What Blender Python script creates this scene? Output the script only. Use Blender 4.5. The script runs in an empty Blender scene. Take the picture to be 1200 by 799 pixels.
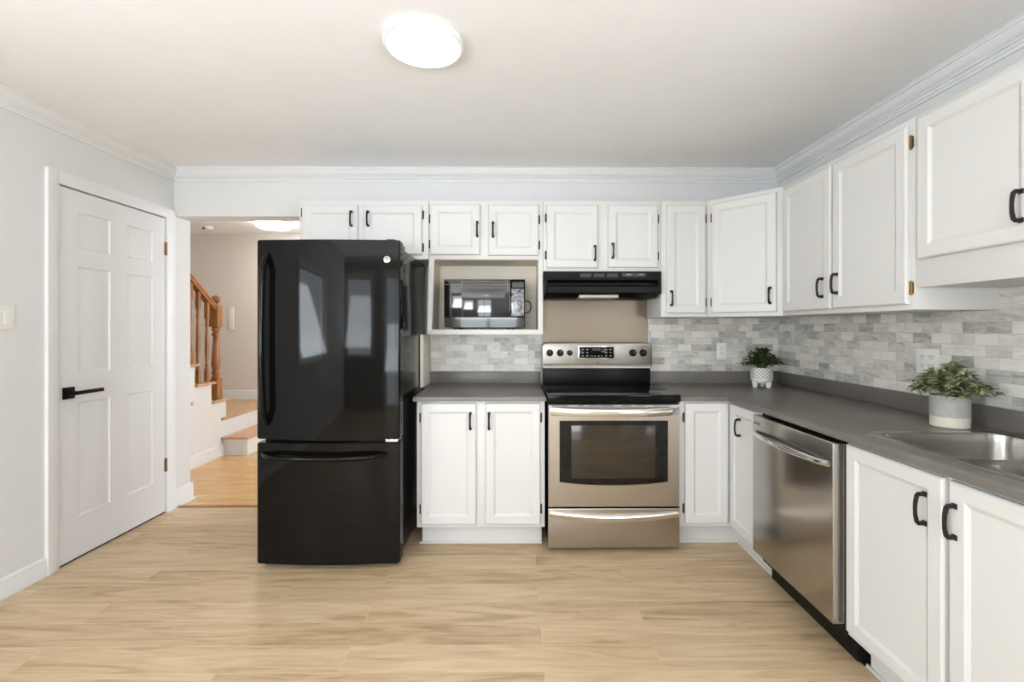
import bpy, bmesh, math, random
from mathutils import Vector, Matrix
PI = math.pi
sc = bpy.context.scene
C = sc.collection
random.seed(7)

# ------------------------------------------------------------------ camera, world, light, exposure
cd = bpy.data.cameras.new('camera'); cam = bpy.data.objects.new('camera', cd); C.objects.link(cam)
cam.location = (0, 0, 1.28); cam.rotation_euler = (PI/2, 0, -0.0083)
cd.sensor_width = 36; cd.sensor_fit = 'HORIZONTAL'; cd.lens = 544.6/1200*36
cd.shift_x = -8.6/1200; cd.shift_y = -15.1/1200; cd.clip_start = 0.02
sc.camera = cam
w = bpy.data.worlds.new('sky'); sc.world = w; w.use_nodes = True
bg = w.node_tree.nodes['Background']; bg.inputs[0].default_value = (0.86, 0.93, 1.0, 1); bg.inputs[1].default_value = 6.0
sc.view_settings.view_transform = 'Standard'; sc.view_settings.look = 'None'
sc.view_settings.gamma = 1; sc.view_settings.use_curve_mapping = False
sc.view_settings.exposure = 0.06
KITCHEN_LAMP = 8.0; ADDED_LAMP = 9.0; HALL_LAMP = 30.0; DAY = 86.0; HALL_FILL = 43.0

XL0, XR0 = -2.4286, 1.889
def area(name, loc, rot, sx, sy, power, col):
    l = bpy.data.lights.new(name, 'AREA'); l.shape = 'RECTANGLE'; l.size = sx; l.size_y = sy
    l.energy = power; l.color = col
    o = bpy.data.objects.new(name, l); C.objects.link(o); o.location = loc; o.rotation_euler = rot
    return o
# daylight area lights at the windows, kitchen ones tilted up to fill the ceiling
SKYC = (0.87, 0.935, 1.0)
area('daylight_patio', (-.50, -2.75, 1.0), (PI/2+1.1, 0, 0), 1.1, 1.6, DAY*.75, SKYC)
area('daylight_window', (-1.93, -2.75, 1.40), (PI/2+.7, 0, 0), 0.82, 1.1, DAY*.35, SKYC)
area('daylight_left', (XL0-.20, -.375, 1.40), (PI/2+.55, 0, -PI/2), 1.2, 1.0, DAY*.70, SKYC)
area('fill_right', (XR0+.20, -1.1, 1.45), (PI/2+.45, 0, PI/2), 1.5, 1.15, DAY*1.0, SKYC)  # added fill at an unseen right window, evens out the left wall
area('fill_hall', (1.05, 4.7, 1.4), (PI/2, 0, PI/2), 1.5, 1.3, HALL_FILL, (0.92, 0.96, 1.0))  # added fill aimed across the hall at the stair stringer

# ------------------------------------------------------------------ dimensions (metres)
XL, XR, YB, YF, ZC = -2.4286, 1.889, 3.327, -2.6, 2.408
ZH = 2.47                                 # hall ceiling

# ------------------------------------------------------------------ materials
def nt(name):
    m = bpy.data.materials.new(name); m.use_nodes = True
    t = m.node_tree; b = t.nodes['Principled BSDF']
    return m, t, b
def inp(b, k, v):
    if k in b.inputs: b.inputs[k].default_value = v
def N(t, typ, **kw):
    n = t.nodes.new(typ)
    for k, v in kw.items(): setattr(n, k, v)
    return n
def coords(t, scale=(1, 1, 1), loc=(0, 0, 0)):
    g = N(t, 'ShaderNodeNewGeometry'); m = N(t, 'ShaderNodeMapping')
    m.inputs['Scale'].default_value = scale; m.inputs['Location'].default_value = loc
    tc = N(t, 'ShaderNodeTexCoord')
    t.links.new(tc.outputs['Object'], m.inputs[0])
    return m.outputs[0]
def mat(name, col, rough=0.5, metal=0.0, var=0.04, vs=6.0, bump=0.0, bs=80.0, stretch=(1, 1, 1), coat=0.0, spec=0.5, aniso=0.0):
    m, t, b = nt(name)
    v = coords(t, stretch)
    n = N(t, 'ShaderNodeTexNoise'); n.inputs['Scale'].default_value = vs; n.inputs['Detail'].default_value = 4
    t.links.new(v, n.inputs['Vector'])
    r = N(t, 'ShaderNodeValToRGB')
    c0 = [max(0, c*(1-var)) for c in col]; c1 = [min(1, c*(1+var)) for c in col]
    r.color_ramp.elements[0].color = (*c0, 1); r.color_ramp.elements[0].position = .3
    r.color_ramp.elements[1].color = (*c1, 1); r.color_ramp.elements[1].position = .7
    t.links.new(n.outputs[0], r.inputs[0]); t.links.new(r.outputs[0], b.inputs['Base Color'])
    inp(b, 'Roughness', rough); inp(b, 'Metallic', metal); inp(b, 'Coat Weight', coat); inp(b, 'Coat Roughness', .05)
    inp(b, 'Specular IOR Level', spec); inp(b, 'Anisotropic', aniso)
    if bump:
        n2 = N(t, 'ShaderNodeTexNoise'); n2.inputs['Scale'].default_value = bs; n2.inputs['Detail'].default_value = 2
        t.links.new(v, n2.inputs['Vector'])
        bp = N(t, 'ShaderNodeBump'); bp.inputs['Strength'].default_value = bump; bp.inputs['Distance'].default_value = .01
        t.links.new(n2.outputs[0], bp.inputs['Height']); t.links.new(bp.outputs[0], b.inputs['Normal'])
    return m
def emit(name, col, s):
    m, t, b = nt(name)
    inp(b, 'Base Color', (*col, 1)); inp(b, 'Emission Color', (*col, 1)); inp(b, 'Emission Strength', s)
    return m
M = {}
M['wall'] = mat('painted_wall', (.71, .707, .695), .75, var=.01, bump=.03, bs=220)
M['taupe'] = mat('taupe_for_dark_reflections', (.34, .315, .285), .75, var=.01, bump=.03, bs=220)  # unseen front wall toned dark to dim reflections in fridge and steel
M['hallwall'] = mat('hall_wall_paint', (.74, .695, .645), .8, var=.01, bump=.03, bs=220)
M['ceiling'] = mat('ceiling_paint', (.90, .90, .90), .85, var=.01, bump=.03, bs=150)
M['trim'] = mat('trim_paint', (.76, .76, .755), .38, var=.008)
M['door'] = mat('door_paint', (.74, .74, .735), .42, var=.008)
M['cab'] = mat('cabinet_paint', (.655, .65, .628), .40, var=.012, vs=3)
M['cabin'] = mat('cream_paint_with_bounce', (.84, .77, .66), .55, var=.015)  # cream holds the niche's warm bounced light, and colours the end panel
M['black'] = mat('black_enamel', (.004, .0037, .0034), .05, var=.1, bump=.07, bs=2.2, spec=.2)
M['blackside'] = mat('black_enamel_side', (.010, .0095, .009), .2, var=.1, bump=.03, bs=60, spec=.4)
M['blackmat'] = mat('black_plastic', (.007, .0066, .0062), .30, var=.1, spec=.12)
M['greyplastic'] = mat('dark_grey_plastic', (.05, .05, .052), .5, var=.1)
M['handle'] = mat('oil_rubbed_bronze', (.022, .018, .015), .38, .6, var=.2, vs=60)
M['hinge'] = mat('dark_bronze_hinge', (.06, .042, .025), .4, .7, var=.2, vs=60)
M['brass'] = mat('aged_brass', (.27, .155, .055), .35, .85, var=.15, vs=50)
M['steel'] = mat('brushed_stainless', (.56, .53, .49), .27, 1.0, var=.03, vs=30, stretch=(1, 1, 40), bump=.02, bs=60)
M['steelh'] = mat('brushed_stainless_horizontal', (.47, .435, .39), .30, 1.0, var=.03, vs=20, stretch=(1, 1, 60), bump=.02, bs=30)
M['steelv'] = mat('brushed_stainless_upright', (.45, .43, .405), .20, 1.0, var=.03, vs=20, stretch=(1, 1, 1), bump=.10, bs=2.5)
M['steelpanel'] = mat('matt_stainless_sheet', (.19, .155, .118), .34, 1.0, var=.04, vs=12, stretch=(1, 1, 30), bump=.01, bs=30)
M['sinksteel'] = mat('sink_stainless', (.36, .345, .315), .27, 1.0, var=.04, vs=12)
M['panelsteel'] = mat('control_panel_stainless_dimmed', (.25, .23, .20), .3, 1.0, var=.03, vs=20, stretch=(1, 1, 60), bump=.02, bs=30)  # copy of the stove steel, darkened against the bright ceiling reflection
M['chrome'] = mat('chrome', (.75, .74, .72), .12, 1.0, var=.02)
M['glass'] = mat('black_ceramic_glass', (.0045, .0045, .0045), .09, var=.1, spec=.10)
M['mwglass'] = mat('microwave_door_glass', (.008, .008, .009), .05, var=.1, spec=.95)
M['ovenglass'] = mat('oven_window_glass', (.009, .008, .007), .06, var=.15, spec=.30)
M['ovenin'] = mat('oven_inner_glass', (.040, .031, .021), .09, var=.2, vs=4, stretch=(1, 1, 6), spec=.32)
M['lens'] = mat('hood_light_lens', (.42, .38, .34), .25, var=.05)
M['plate'] = mat('outlet_plastic', (.80, .78, .74), .35, var=.01)
M['slot'] = mat('slot_dark', (.05, .045, .04), .6)
M['white'] = mat('white_glaze', (.82, .82, .81), .3, var=.02)
M['soil'] = mat('soil', (.05, .035, .02), .9, var=.4, vs=80)
M['keys'] = mat('keypad_marks', (.32, .31, .30), .5)
M['lcd'] = mat('display_glass_green', (.045, .05, .03), .2)
M['smudge'] = mat('silver_keypad_film', (.16, .16, .165), .22, .6, var=.8, vs=40, bump=.3, bs=60)
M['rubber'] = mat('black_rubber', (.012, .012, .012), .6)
M['ground'] = mat('outdoor_ground', (.30, .34, .24), .9, var=.2)
def wood(name, c0, c1, rough, scale):
    m, t, b = nt(name); v = coords(t, scale)
    n = N(t, 'ShaderNodeTexNoise'); n.inputs['Scale'].default_value = 3; n.inputs['Detail'].default_value = 6; n.inputs['Distortion'].default_value = .6
    t.links.new(v, n.inputs['Vector']); r = N(t, 'ShaderNodeValToRGB')
    r.color_ramp.elements[0].color = (*c0, 1); r.color_ramp.elements[0].position = .35
    r.color_ramp.elements[1].color = (*c1, 1); r.color_ramp.elements[1].position = .65
    t.links.new(n.outputs[0], r.inputs[0]); t.links.new(r.outputs[0], b.inputs['Base Color']); inp(b, 'Roughness', rough)
    return m
M['oakrail'] = wood('stained_oak_rail', (.27, .105, .03), (.40, .175, .06), .3, (6, 6, 1.5))
M['oaktread'] = wood('oak_tread', (.50, .29, .15), (.62, .39, .22), .3, (6, 1, 6))

def planks(name, width, length, yoff, lo, mid, hi, seam, rough, grain=1.0):
    m, t, b = nt(name)
    v = coords(t, (1, 1, 1), (3.1, -yoff+20*width, 0))
    br = N(t, 'ShaderNodeTexBrick'); br.offset = .37; br.offset_frequency = 2
    br.inputs['Color1'].default_value = (0, 0, 0, 1); br.inputs['Color2'].default_value = (1, 1, 1, 1)
    br.inputs['Mortar'].default_value = (.5, .5, .5, 1); br.inputs['Scale'].default_value = 1
    br.inputs['Brick Width'].default_value = length; br.inputs['Row Height'].default_value = width
    br.inputs['Mortar Size'].default_value = .0011; br.inputs['Mortar Smooth'].default_value = .3
    t.links.new(v, br.inputs['Vector'])
    # per-plank offset of the grain
    mul = N(t, 'ShaderNodeMath', operation='MULTIPLY'); mul.inputs[1].default_value = 37.0
    t.links.new(br.outputs['Color'], mul.inputs[0])
    cx = N(t, 'ShaderNodeCombineXYZ'); t.links.new(mul.outputs[0], cx.inputs[2])
    ad = N(t, 'ShaderNodeVectorMath', operation='ADD'); t.links.new(v, ad.inputs[0]); t.links.new(cx.outputs[0], ad.inputs[1])
    mp = N(t, 'ShaderNodeMapping'); mp.inputs['Scale'].default_value = (1.1, 9*grain, 1); t.links.new(ad.outputs[0], mp.inputs[0])
    n1 = N(t, 'ShaderNodeTexNoise'); n1.inputs['Scale'].default_value = 1.7; n1.inputs['Detail'].default_value = 8; n1.inputs['Roughness'].default_value = .58; n1.inputs['Distortion'].default_value = 1.3
    t.links.new(mp.outputs[0], n1.inputs['Vector'])
    mp2 = N(t, 'ShaderNodeMapping'); mp2.inputs['Scale'].default_value = (2.5, 60, 1); t.links.new(ad.outputs[0], mp2.inputs[0])
    n2 = N(t, 'ShaderNodeTexNoise'); n2.inputs['Scale'].default_value = 2; n2.inputs['Detail'].default_value = 3
    t.links.new(mp2.outputs[0], n2.inputs['Vector'])
    def madd(a, k, c):
        q = N(t, 'ShaderNodeMath', operation='MULTIPLY_ADD'); t.links.new(a, q.inputs[0]); q.inputs[1].default_value = k
        if isinstance(c, float): q.inputs[2].default_value = c
        else: t.links.new(c, q.inputs[2])
        return q.outputs[0]
    s = madd(br.outputs['Color'], .20, -.36); s = madd(n1.outputs[0], 1.25, s); s = madd(n2.outputs[0], .32, s)
    r = N(t, 'ShaderNodeValToRGB'); e = r.color_ramp.elements
    e[0].color = (*lo, 1); e[0].position = .22; e[1].color = (*hi, 1); e[1].position = .78
    q = e.new(.48); q.color = (*mid, 1)
    t.links.new(s, r.inputs[0])
    mx = N(t, 'ShaderNodeMix', data_type='RGBA'); t.links.new(br.outputs['Fac'], mx.inputs[0])
    t.links.new(r.outputs[0], mx.inputs[6]); mx.inputs[7].default_value = (*seam, 1)
    t.links.new(mx.outputs[2], b.inputs['Base Color']); inp(b, 'Roughness', rough); inp(b, 'Specular IOR Level', .4)
    bp = N(t, 'ShaderNodeBump'); bp.inputs['Strength'].default_value = .05; t.links.new(n2.outputs[0], bp.inputs['Height'])
    t.links.new(bp.outputs[0], b.inputs['Normal'])
    return m
M['floor'] = planks('vinyl_planks', .148, 1.22, .103, (.36, .245, .135), (.545, .395, .235), (.67, .51, .325), (.68, .53, .35), .40)
M['hallfloor'] = planks('oak_strip_floor', .058, .75, 0, (.50, .27, .085), (.64, .385, .15), (.74, .48, .22), (.42, .23, .08), .25, 2)

def tile():
    m, t, b = nt('marble_mosaic_tile')
    tc = N(t, 'ShaderNodeTexCoord'); sp = N(t, 'ShaderNodeSeparateXYZ'); t.links.new(tc.outputs['Object'], sp.inputs[0])
    ax = N(t, 'ShaderNodeMath', operation='SUBTRACT'); t.links.new(sp.outputs[0], ax.inputs[0]); t.links.new(sp.outputs[1], ax.inputs[1])
    cb = N(t, 'ShaderNodeCombineXYZ'); t.links.new(ax.outputs[0], cb.inputs[0]); t.links.new(sp.outputs[2], cb.inputs[1])
    mp = N(t, 'ShaderNodeMapping'); mp.inputs['Location'].default_value = (7.03, -.9735+.0475*40, 0); t.links.new(cb.outputs[0], mp.inputs[0])
    def brick(w_, off, fr, mort):
        br = N(t, 'ShaderNodeTexBrick'); br.offset = off; br.offset_frequency = fr
        br.inputs['Color1'].default_value = (0, 0, 0, 1); br.inputs['Color2'].default_value = (1, 1, 1, 1); br.inputs['Mortar'].default_value = (.5, .5, .5, 1)
        br.inputs['Scale'].default_value = 1; br.inputs['Brick Width'].default_value = w_; br.inputs['Row Height'].default_value = .0475
        br.inputs['Mortar Size'].default_value = mort; br.inputs['Mortar Smooth'].default_value = .2
        t.links.new(mp.outputs[0], br.inputs['Vector']); return br
    b1 = brick(.0975, .5, 2, .0011)
    b2 = brick(.195, .25, 3, .0)
    mix = N(t, 'ShaderNodeMath', operation='MULTIPLY_ADD'); t.links.new(b2.outputs['Color'], mix.inputs[0]); mix.inputs[1].default_value = .25
    t.links.new(b1.outputs['Color'], mix.inputs[2])
    # marble streaks, shifted per tile
    mu = N(t, 'ShaderNodeMath', operation='MULTIPLY'); mu.inputs[1].default_value = 23; t.links.new(b1.outputs['Color'], mu.inputs[0])
    c3 = N(t, 'ShaderNodeCombineXYZ'); t.links.new(mu.outputs[0], c3.inputs[2])
    ad = N(t, 'ShaderNodeVectorMath', operation='ADD'); t.links.new(mp.outputs[0], ad.inputs[0]); t.links.new(c3.outputs[0], ad.inputs[1])
    m2 = N(t, 'ShaderNodeMapping'); m2.inputs['Scale'].default_value = (9, 32, 1); t.links.new(ad.outputs[0], m2.inputs[0])
    n = N(t, 'ShaderNodeTexNoise'); n.inputs['Scale'].default_value = 1.3; n.inputs['Detail'].default_value = 4; n.inputs['Distortion'].default_value = 1.2
    t.links.new(m2.outputs[0], n.inputs['Vector'])
    s = N(t, 'ShaderNodeMath', operation='MULTIPLY_ADD'); t.links.new(mix.outputs[0], s.inputs[0]); s.inputs[1].default_value = .52
    n2 = N(t, 'ShaderNodeMath', operation='MULTIPLY_ADD'); t.links.new(n.outputs[0], n2.inputs[0]); n2.inputs[1].default_value = .75; n2.inputs[2].default_value = -.18
    t.links.new(n2.outputs[0], s.inputs[2])
    r = N(t, 'ShaderNodeValToRGB'); e = r.color_ramp.elements
    e[0].color = (.27, .268, .255, 1); e[0].position = .14; e[1].color = (.75, .715, .64, 1); e[1].position = .72
    q = e.new(.42); q.color = (.56, .54, .49, 1)
    t.links.new(s.outputs[0], r.inputs[0])
    mx = N(t, 'ShaderNodeMix', data_type='RGBA'); t.links.new(b1.outputs['Fac'], mx.inputs[0]); t.links.new(r.outputs[0], mx.inputs[6]); mx.inputs[7].default_value = (.47, .455, .43, 1)
    t.links.new(mx.outputs[2], b.inputs['Base Color']); inp(b, 'Roughness', .33)
    return m
M['tile'] = tile()
def laminate():
    m, t, b = nt('grey_laminate'); v = coords(t)
    n = N(t, 'ShaderNodeTexNoise'); n.inputs['Scale'].default_value = 3; n.inputs['Detail'].default_value = 5; t.links.new(v, n.inputs['Vector'])
    n2 = N(t, 'ShaderNodeTexNoise'); n2.inputs['Scale'].default_value = 160; n2.inputs['Detail'].default_value = 2; t.links.new(v, n2.inputs['Vector'])
    a = N(t, 'ShaderNodeMath', operation='MULTIPLY_ADD'); t.links.new(n2.outputs[0], a.inputs[0]); a.inputs[1].default_value = .5; t.links.new(n.outputs[0], a.inputs[2])
    r = N(t, 'ShaderNodeValToRGB'); e = r.color_ramp.elements
    e[0].color = (.122, .110, .096, 1); e[0].position = .5; e[1].color = (.185, .168, .146, 1); e[1].position = 1
    t.links.new(a.outputs[0], r.inputs[0]); t.links.new(r.outputs[0], b.inputs['Base Color']); inp(b, 'Roughness', .34); inp(b, 'Specular IOR Level', .5)
    return m
M['lam'] = laminate()
def pane():
    m, t, b = nt('window_glass'); tr = N(t, 'ShaderNodeBsdfTransparent'); gl = N(t, 'ShaderNodeBsdfGlossy'); gl.inputs['Roughness'].default_value = .02
    mx = N(t, 'ShaderNodeMixShader'); mx.inputs[0].default_value = .07
    t.links.new(tr.outputs[0], mx.inputs[1]); t.links.new(gl.outputs[0], mx.inputs[2]); t.links.new(mx.outputs[0], t.nodes['Material Output'].inputs[0])
    return m
M['pane'] = pane()
def potweave():
    m, t, b = nt('woven_pattern_glaze'); v = coords(t, (1, 1, 1))
    tc = N(t, 'ShaderNodeTexCoord'); g = N(t, 'ShaderNodeTexGradient', gradient_type='RADIAL'); t.links.new(tc.outputs['Object'], g.inputs[0])
    s = N(t, 'ShaderNodeSeparateXYZ'); t.links.new(tc.outputs['Object'], s.inputs[0])
    c = N(t, 'ShaderNodeCombineXYZ'); t.links.new(g.outputs['Fac'], c.inputs[0]); t.links.new(s.outputs[2], c.inputs[1])
    mp = N(t, 'ShaderNodeMapping'); mp.inputs['Scale'].default_value = (34, 90, 1); mp.inputs['Rotation'].default_value = (0, 0, 0); t.links.new(c.outputs[0], mp.inputs[0])
    ch = N(t, 'ShaderNodeTexChecker'); ch.inputs['Scale'].default_value = 1; t.links.new(mp.outputs[0], ch.inputs[0])
    ch.inputs[1].default_value = (.80, .79, .77, 1); ch.inputs[2].default_value = (.42, .37, .31, 1)
    t.links.new(ch.outputs[0], b.inputs['Base Color']); inp(b, 'Roughness', .5)
    return m
M['weave'] = potweave()
M['potgrey'] = mat('grey_cement_glaze', (.40, .385, .36), .6, var=.12, vs=40)
M['potcream'] = mat('cream_stoneware', (.66, .61, .52), .5, var=.03)
def leafmat(name, cols):
    m, t, b = nt(name); g = N(t, 'ShaderNodeTexCoord'); n = N(t, 'ShaderNodeTexNoise'); n.inputs['Scale'].default_value = 45
    t.links.new(g.outputs['Object'], n.inputs['Vector']); r = N(t, 'ShaderNodeValToRGB'); e = r.color_ramp.elements
    e[0].color = (*cols[0], 1); e[0].position = .35; e[1].color = (*cols[2], 1); e[1].position = .66
    q = e.new(.5); q.color = (*cols[1], 1)
    t.links.new(n.outputs[0], r.inputs[0]); t.links.new(r.outputs[0], b.inputs['Base Color']); inp(b, 'Roughness', .55)
    return m
M['leafdark'] = leafmat('dark_green_leaves', [(.012, .028, .008), (.035, .065, .018), (.11, .15, .06)])
M['leafsage'] = leafmat('sage_leaves', [(.075, .10, .045), (.22, .25, .12), (.46, .46, .29)])
M['stem'] = mat('plant_stem', (.10, .08, .04), .6)
M['lampglow'] = emit('kitchen_lamp_diffuser', (1, .985, .95), KITCHEN_LAMP)
M['lampglow2'] = emit('added_lamp_diffuser', (1, .985, .95), ADDED_LAMP)
M['lampglow3'] = emit('hall_lamp_diffuser', (1, .96, .90), HALL_LAMP)

# ------------------------------------------------------------------ mesh helpers
class MB:
    def __init__(s): s.bm = bmesh.new()
    def _bev(s, verts, bev, seg=2):
        if bev <= 0: return
        vs = set(verts); es = [e for e in s.bm.edges if e.verts[0] in vs and e.verts[1] in vs]
        bmesh.ops.bevel(s.bm, geom=es, offset=bev, segments=seg, affect='EDGES', profile=.6, clamp_overlap=True)
    def box(s, x0, x1, y0, y1, z0, z1, bev=0.0, seg=2):
        if x0 > x1: x0, x1 = x1, x0
        if y0 > y1: y0, y1 = y1, y0
        r = bmesh.ops.create_cube(s.bm, size=1, matrix=Matrix.Translation(((x0+x1)/2, (y0+y1)/2, (z0+z1)/2)) @ Matrix.Diagonal((x1-x0, y1-y0, z1-z0, 1)))
        s._bev(r['verts'], bev, seg); return s
    def prism(s, pts, axis, a, b, bev=0.0, seg=2):
        f = {'x': lambda p, q: (q, p[0], p[1]), 'y': lambda p, q: (p[0], q, p[1]), 'z': lambda p, q: (p[0], p[1], q)}[axis]
        A = [s.bm.verts.new(f(p, a)) for p in pts]; B = [s.bm.verts.new(f(p, b)) for p in pts]
        n = len(pts); fs = [s.bm.faces.new(A), s.bm.faces.new(B[::-1])]
        for i in range(n): fs.append(s.bm.faces.new((A[i], B[i], B[(i+1) % n], A[(i+1) % n])))
        bmesh.ops.recalc_face_normals(s.bm, faces=fs)
        s._bev(A+B, bev, seg); return s
    def rings(s, rings, cap0=True, cap1=True):
        R = [[s.bm.verts.new(p) for p in r] for r in rings]; fs = []
        n = len(R[0])
        for a, b in zip(R, R[1:]):
            for i in range(n): fs.append(s.bm.faces.new((a[i], a[(i+1) % n], b[(i+1) % n], b[i])))
        if cap0: fs.append(s.bm.faces.new(R[0][::-1]))
        if cap1: fs.append(s.bm.faces.new(R[-1]))
        return s
    def lathe(s, prof, c=(0, 0, 0), n=24, axis='z'):
        def P(r, h, a):
            x, y = r*math.cos(a), r*math.sin(a)
            v = {'z': (x, y, h), 'y': (x, h, y), 'x': (h, x, y)}[axis]
            return (v[0]+c[0], v[1]+c[1], v[2]+c[2])
        prof = [(max(r, 1e-4), h) for r, h in prof]
        return s.rings([[P(r, h, 2*PI*i/n) for i in range(n)] for r, h in prof])
    def tube(s, pts, r, n=8, flat=1.0):
        pts = [Vector(p) for p in pts]; rs = []
        up = None
        for i, p in enumerate(pts):
            d = (pts[min(i+1, len(pts)-1)]-pts[max(i-1, 0)]).normalized()
            if up is None:
                up = Vector((0, 0, 1)) if abs(d.z) < .9 else Vector((1, 0, 0))
            u = (up-d*up.dot(d)).normalized(); up = u; v = d.cross(u)
            rr = r[i] if isinstance(r, (list, tuple)) else r
            rs.append([tuple(p+u*rr*math.cos(2*PI*k/n)+v*rr*flat*math.sin(2*PI*k/n)) for k in range(n)])
        return s.rings(rs)
    def build(s, name, m, parent=None, smooth=True, label=None, angle=.6):
        bmesh.ops.recalc_face_normals(s.bm, faces=s.bm.faces)
        me = bpy.data.meshes.new(name); s.bm.to_mesh(me); s.bm.free()
        me.materials.append(m if not isinstance(m, str) else M[m])
        if smooth:
            me.shade_smooth()
            try: me.set_sharp_from_angle(angle=angle)
            except Exception: pass
        o = bpy.data.objects.new(name, me); C.objects.link(o)
        if parent is not None: o.parent = parent
        if label: o['label'] = label
        return o
def thing(name, label, cat, loc=(0, 0, 0), rz=0.0, group=None):
    o = bpy.data.objects.new(name, None); C.objects.link(o); o.empty_display_size = .05
    o.location = loc; o.rotation_euler = (0, 0, rz); o['label'] = label; o['category'] = cat
    if group: o['group'] = group
    return o
def tag(o, label, cat, group=None):
    o['label'] = label; o['category'] = cat
    if group: o['group'] = group
    return o
def struct(mb, name, m, smooth=True):
    o = mb.build(name, m, None, smooth); o['kind'] = 'structure'; return o
def bx(*a, **k): return MB().box(*a, **k)

# ------------------------------------------------------------------ setting
struct(bx(XL-.12, XR+.1, YF-.1, 3.353, -.1, 0), 'floor', 'floor')
struct(bx(-4.85, 1.0, 3.353, 6.0, -.1, 0), 'floor_hall', 'hallfloor')
struct(bx(-2.43, -1.5, 3.338, 3.372, 0, .006, .002), 'trim_threshold', 'oakrail')
struct(bx(XL-.12, XR+.1, YF-.1, YB+.16, ZC, ZC+.2), 'ceiling', 'ceiling')
struct(bx(-4.85, 1.0, YB+.16, 6.0, ZH, ZH+.14), 'ceiling_hall', 'ceiling')
# left wall with the door opening
wl = MB(); D0, D1, DT = 2.487, 3.249, 2.047
wl.box(XL-.12, XL, YF, -1.0, 0, ZC); wl.box(XL-.12, XL, .25, D0, 0, ZC); wl.box(XL-.12, XL, -1.0, .25, 0, .90); wl.box(XL-.12, XL, -1.0, .25, 1.95, ZC); wl.box(XL-.12, XL, D1, 3.492, 0, ZC); wl.box(XL-.12, XL, D0, D1, DT, ZC)
wl.box(XL-.17, XL-.122, 2.3, 3.492, 0, ZC)
struct(wl, 'wall_left', 'wall', False)
wb = MB(); wb.box(-1.5, XR+.1, YB, YB+.155, 0, ZC); wb.box(XL, -1.5, YB, YB+.155, 2.076, ZC)
struct(wb, 'wall_back', 'wall', False)
wr = MB(); wr.box(XR, XR+.1, YF, -1.9, 0, ZC); wr.box(XR, XR+.1, -.3, YB, 0, ZC); wr.box(XR, XR+.1, -1.9, -.3, 0, .85); wr.box(XR, XR+.1, -1.9, -.3, 2.08, ZC)
struct(wr, 'wall_right', 'wall', False)
# wall behind the camera with a patio opening and a window
wf = MB(); y0, y1 = YF-.12, YF
wf.box(XL, -2.36, y0, y1, 0, ZC); wf.box(-1.50, -1.08, y0, y1, 0, ZC); wf.box(.07, XR, y0, y1, 0, ZC)
wf.box(-2.36, -1.50, y0, y1, 0, .80); wf.box(-2.36, -1.50, y0, y1, 2.10, ZC); wf.box(-1.08, .07, y0, y1, 2.13, ZC)
struct(wf, 'wall_front', 'taupe', False)
def window2(nm, x0, x1, z0, z1, cols):
    m = MB(); m.box(x0, x1, YF-.10, YF-.04, z0, z0+.05); m.box(x0, x1, YF-.10, YF-.04, z1-.05, z1)
    for k in range(cols+1):
        x = x0+(x1-x0-.05)*k/cols; m.box(x, x+.05, YF-.10, YF-.04, z0+.05, z1-.05)
    m.box(x0-.07, x1+.07, YF, YF+.018, z1, z1+.07); m.box(x0-.07, x0, YF, YF+.018, z0, z1); m.box(x1, x1+.07, YF, YF+.018, z0, z1)
    fr = struct(m, nm, 'trim')
    bx(x0+.05, x1-.05, YF-.072, YF-.068, z0+.05, z1-.05).build('pane', 'pane', fr)
window2('window_1', -2.36, -1.50, .80, 2.10, 1)
window2('window_2', -1.08, .07, .0, 2.13, 2)
def side_window(nm, xa, xb, xin, sg, y0, y1, z0, z1):
    m = MB()
    m.box(xa, xb, y0, y1, z0, z0+.05); m.box(xa, xb, y0, y1, z1-.05, z1)
    for k in range(2):
        y = y0+(y1-y0-.05)*k; m.box(xa, xb, y, y+.05, z0+.05, z1-.05)
    m.box(xin, xin+sg*.018, y0-.07, y1+.07, z1, z1+.07); m.box(xin, xin+sg*.018, y0-.07, y0, z0, z1); m.box(xin, xin+sg*.018, y1, y1+.07, z0, z1)
    m.box(xin, xin+sg*.035, y0-.08, y1+.08, z0-.025, z0)
    fr = struct(m, nm, 'trim'); xm = (xa+xb)/2
    bx(xm-.002, xm+.002, y0+.05, y1-.05, z0+.05, z1-.05).build('pane', 'pane', fr)
side_window('window_3', XL-.09, XL-.04, XL, 1, -1.0, .25, .90, 1.95)
side_window('window_added_right', XR+.04, XR+.09, XR, -1, -1.9, -.3, .85, 2.08)  # last window is added, unseen, an opening for the right fill
# hall shell
struct(bx(-4.85, 1.0, 5.9, 6.0, 0, ZH), 'wall_hall_back', 'hallwall', False)
struct(bx(-4.85, -4.75, 3.492, 5.9, 0, ZH), 'wall_hall_left', 'hallwall', False)
wh = MB(); wh.box(.9, 1.0, YB+.16, 3.9, 0, ZH); wh.box(.9, 1.0, 5.5, 5.9, 0, ZH); wh.box(.9, 1.0, 3.9, 5.5, 0, .7); wh.box(.9, 1.0, 3.9, 5.5, 2.1, ZH)
struct(wh, 'wall_hall_right', 'hallwall', False)
m = MB(); m.box(.92, .97, 3.9, 5.5, .7, .75); m.box(.92, .97, 3.9, 5.5, 2.05, 2.1)
for k in range(3): m.box(.92, .97, 3.9+.775*k, 3.95+.775*k, .75, 2.05)
w5 = struct(m, 'window_added_hall', 'trim'); bx(.943, .947, 3.95, 5.45, .75, 2.05).build('pane', 'pane', w5)  # added window, unseen, an opening for the hall fill
struct(bx(-4.85, XL-.17, 3.40, 3.492, 0, ZH), 'wall_hall_front', 'hallwall', False)

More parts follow.
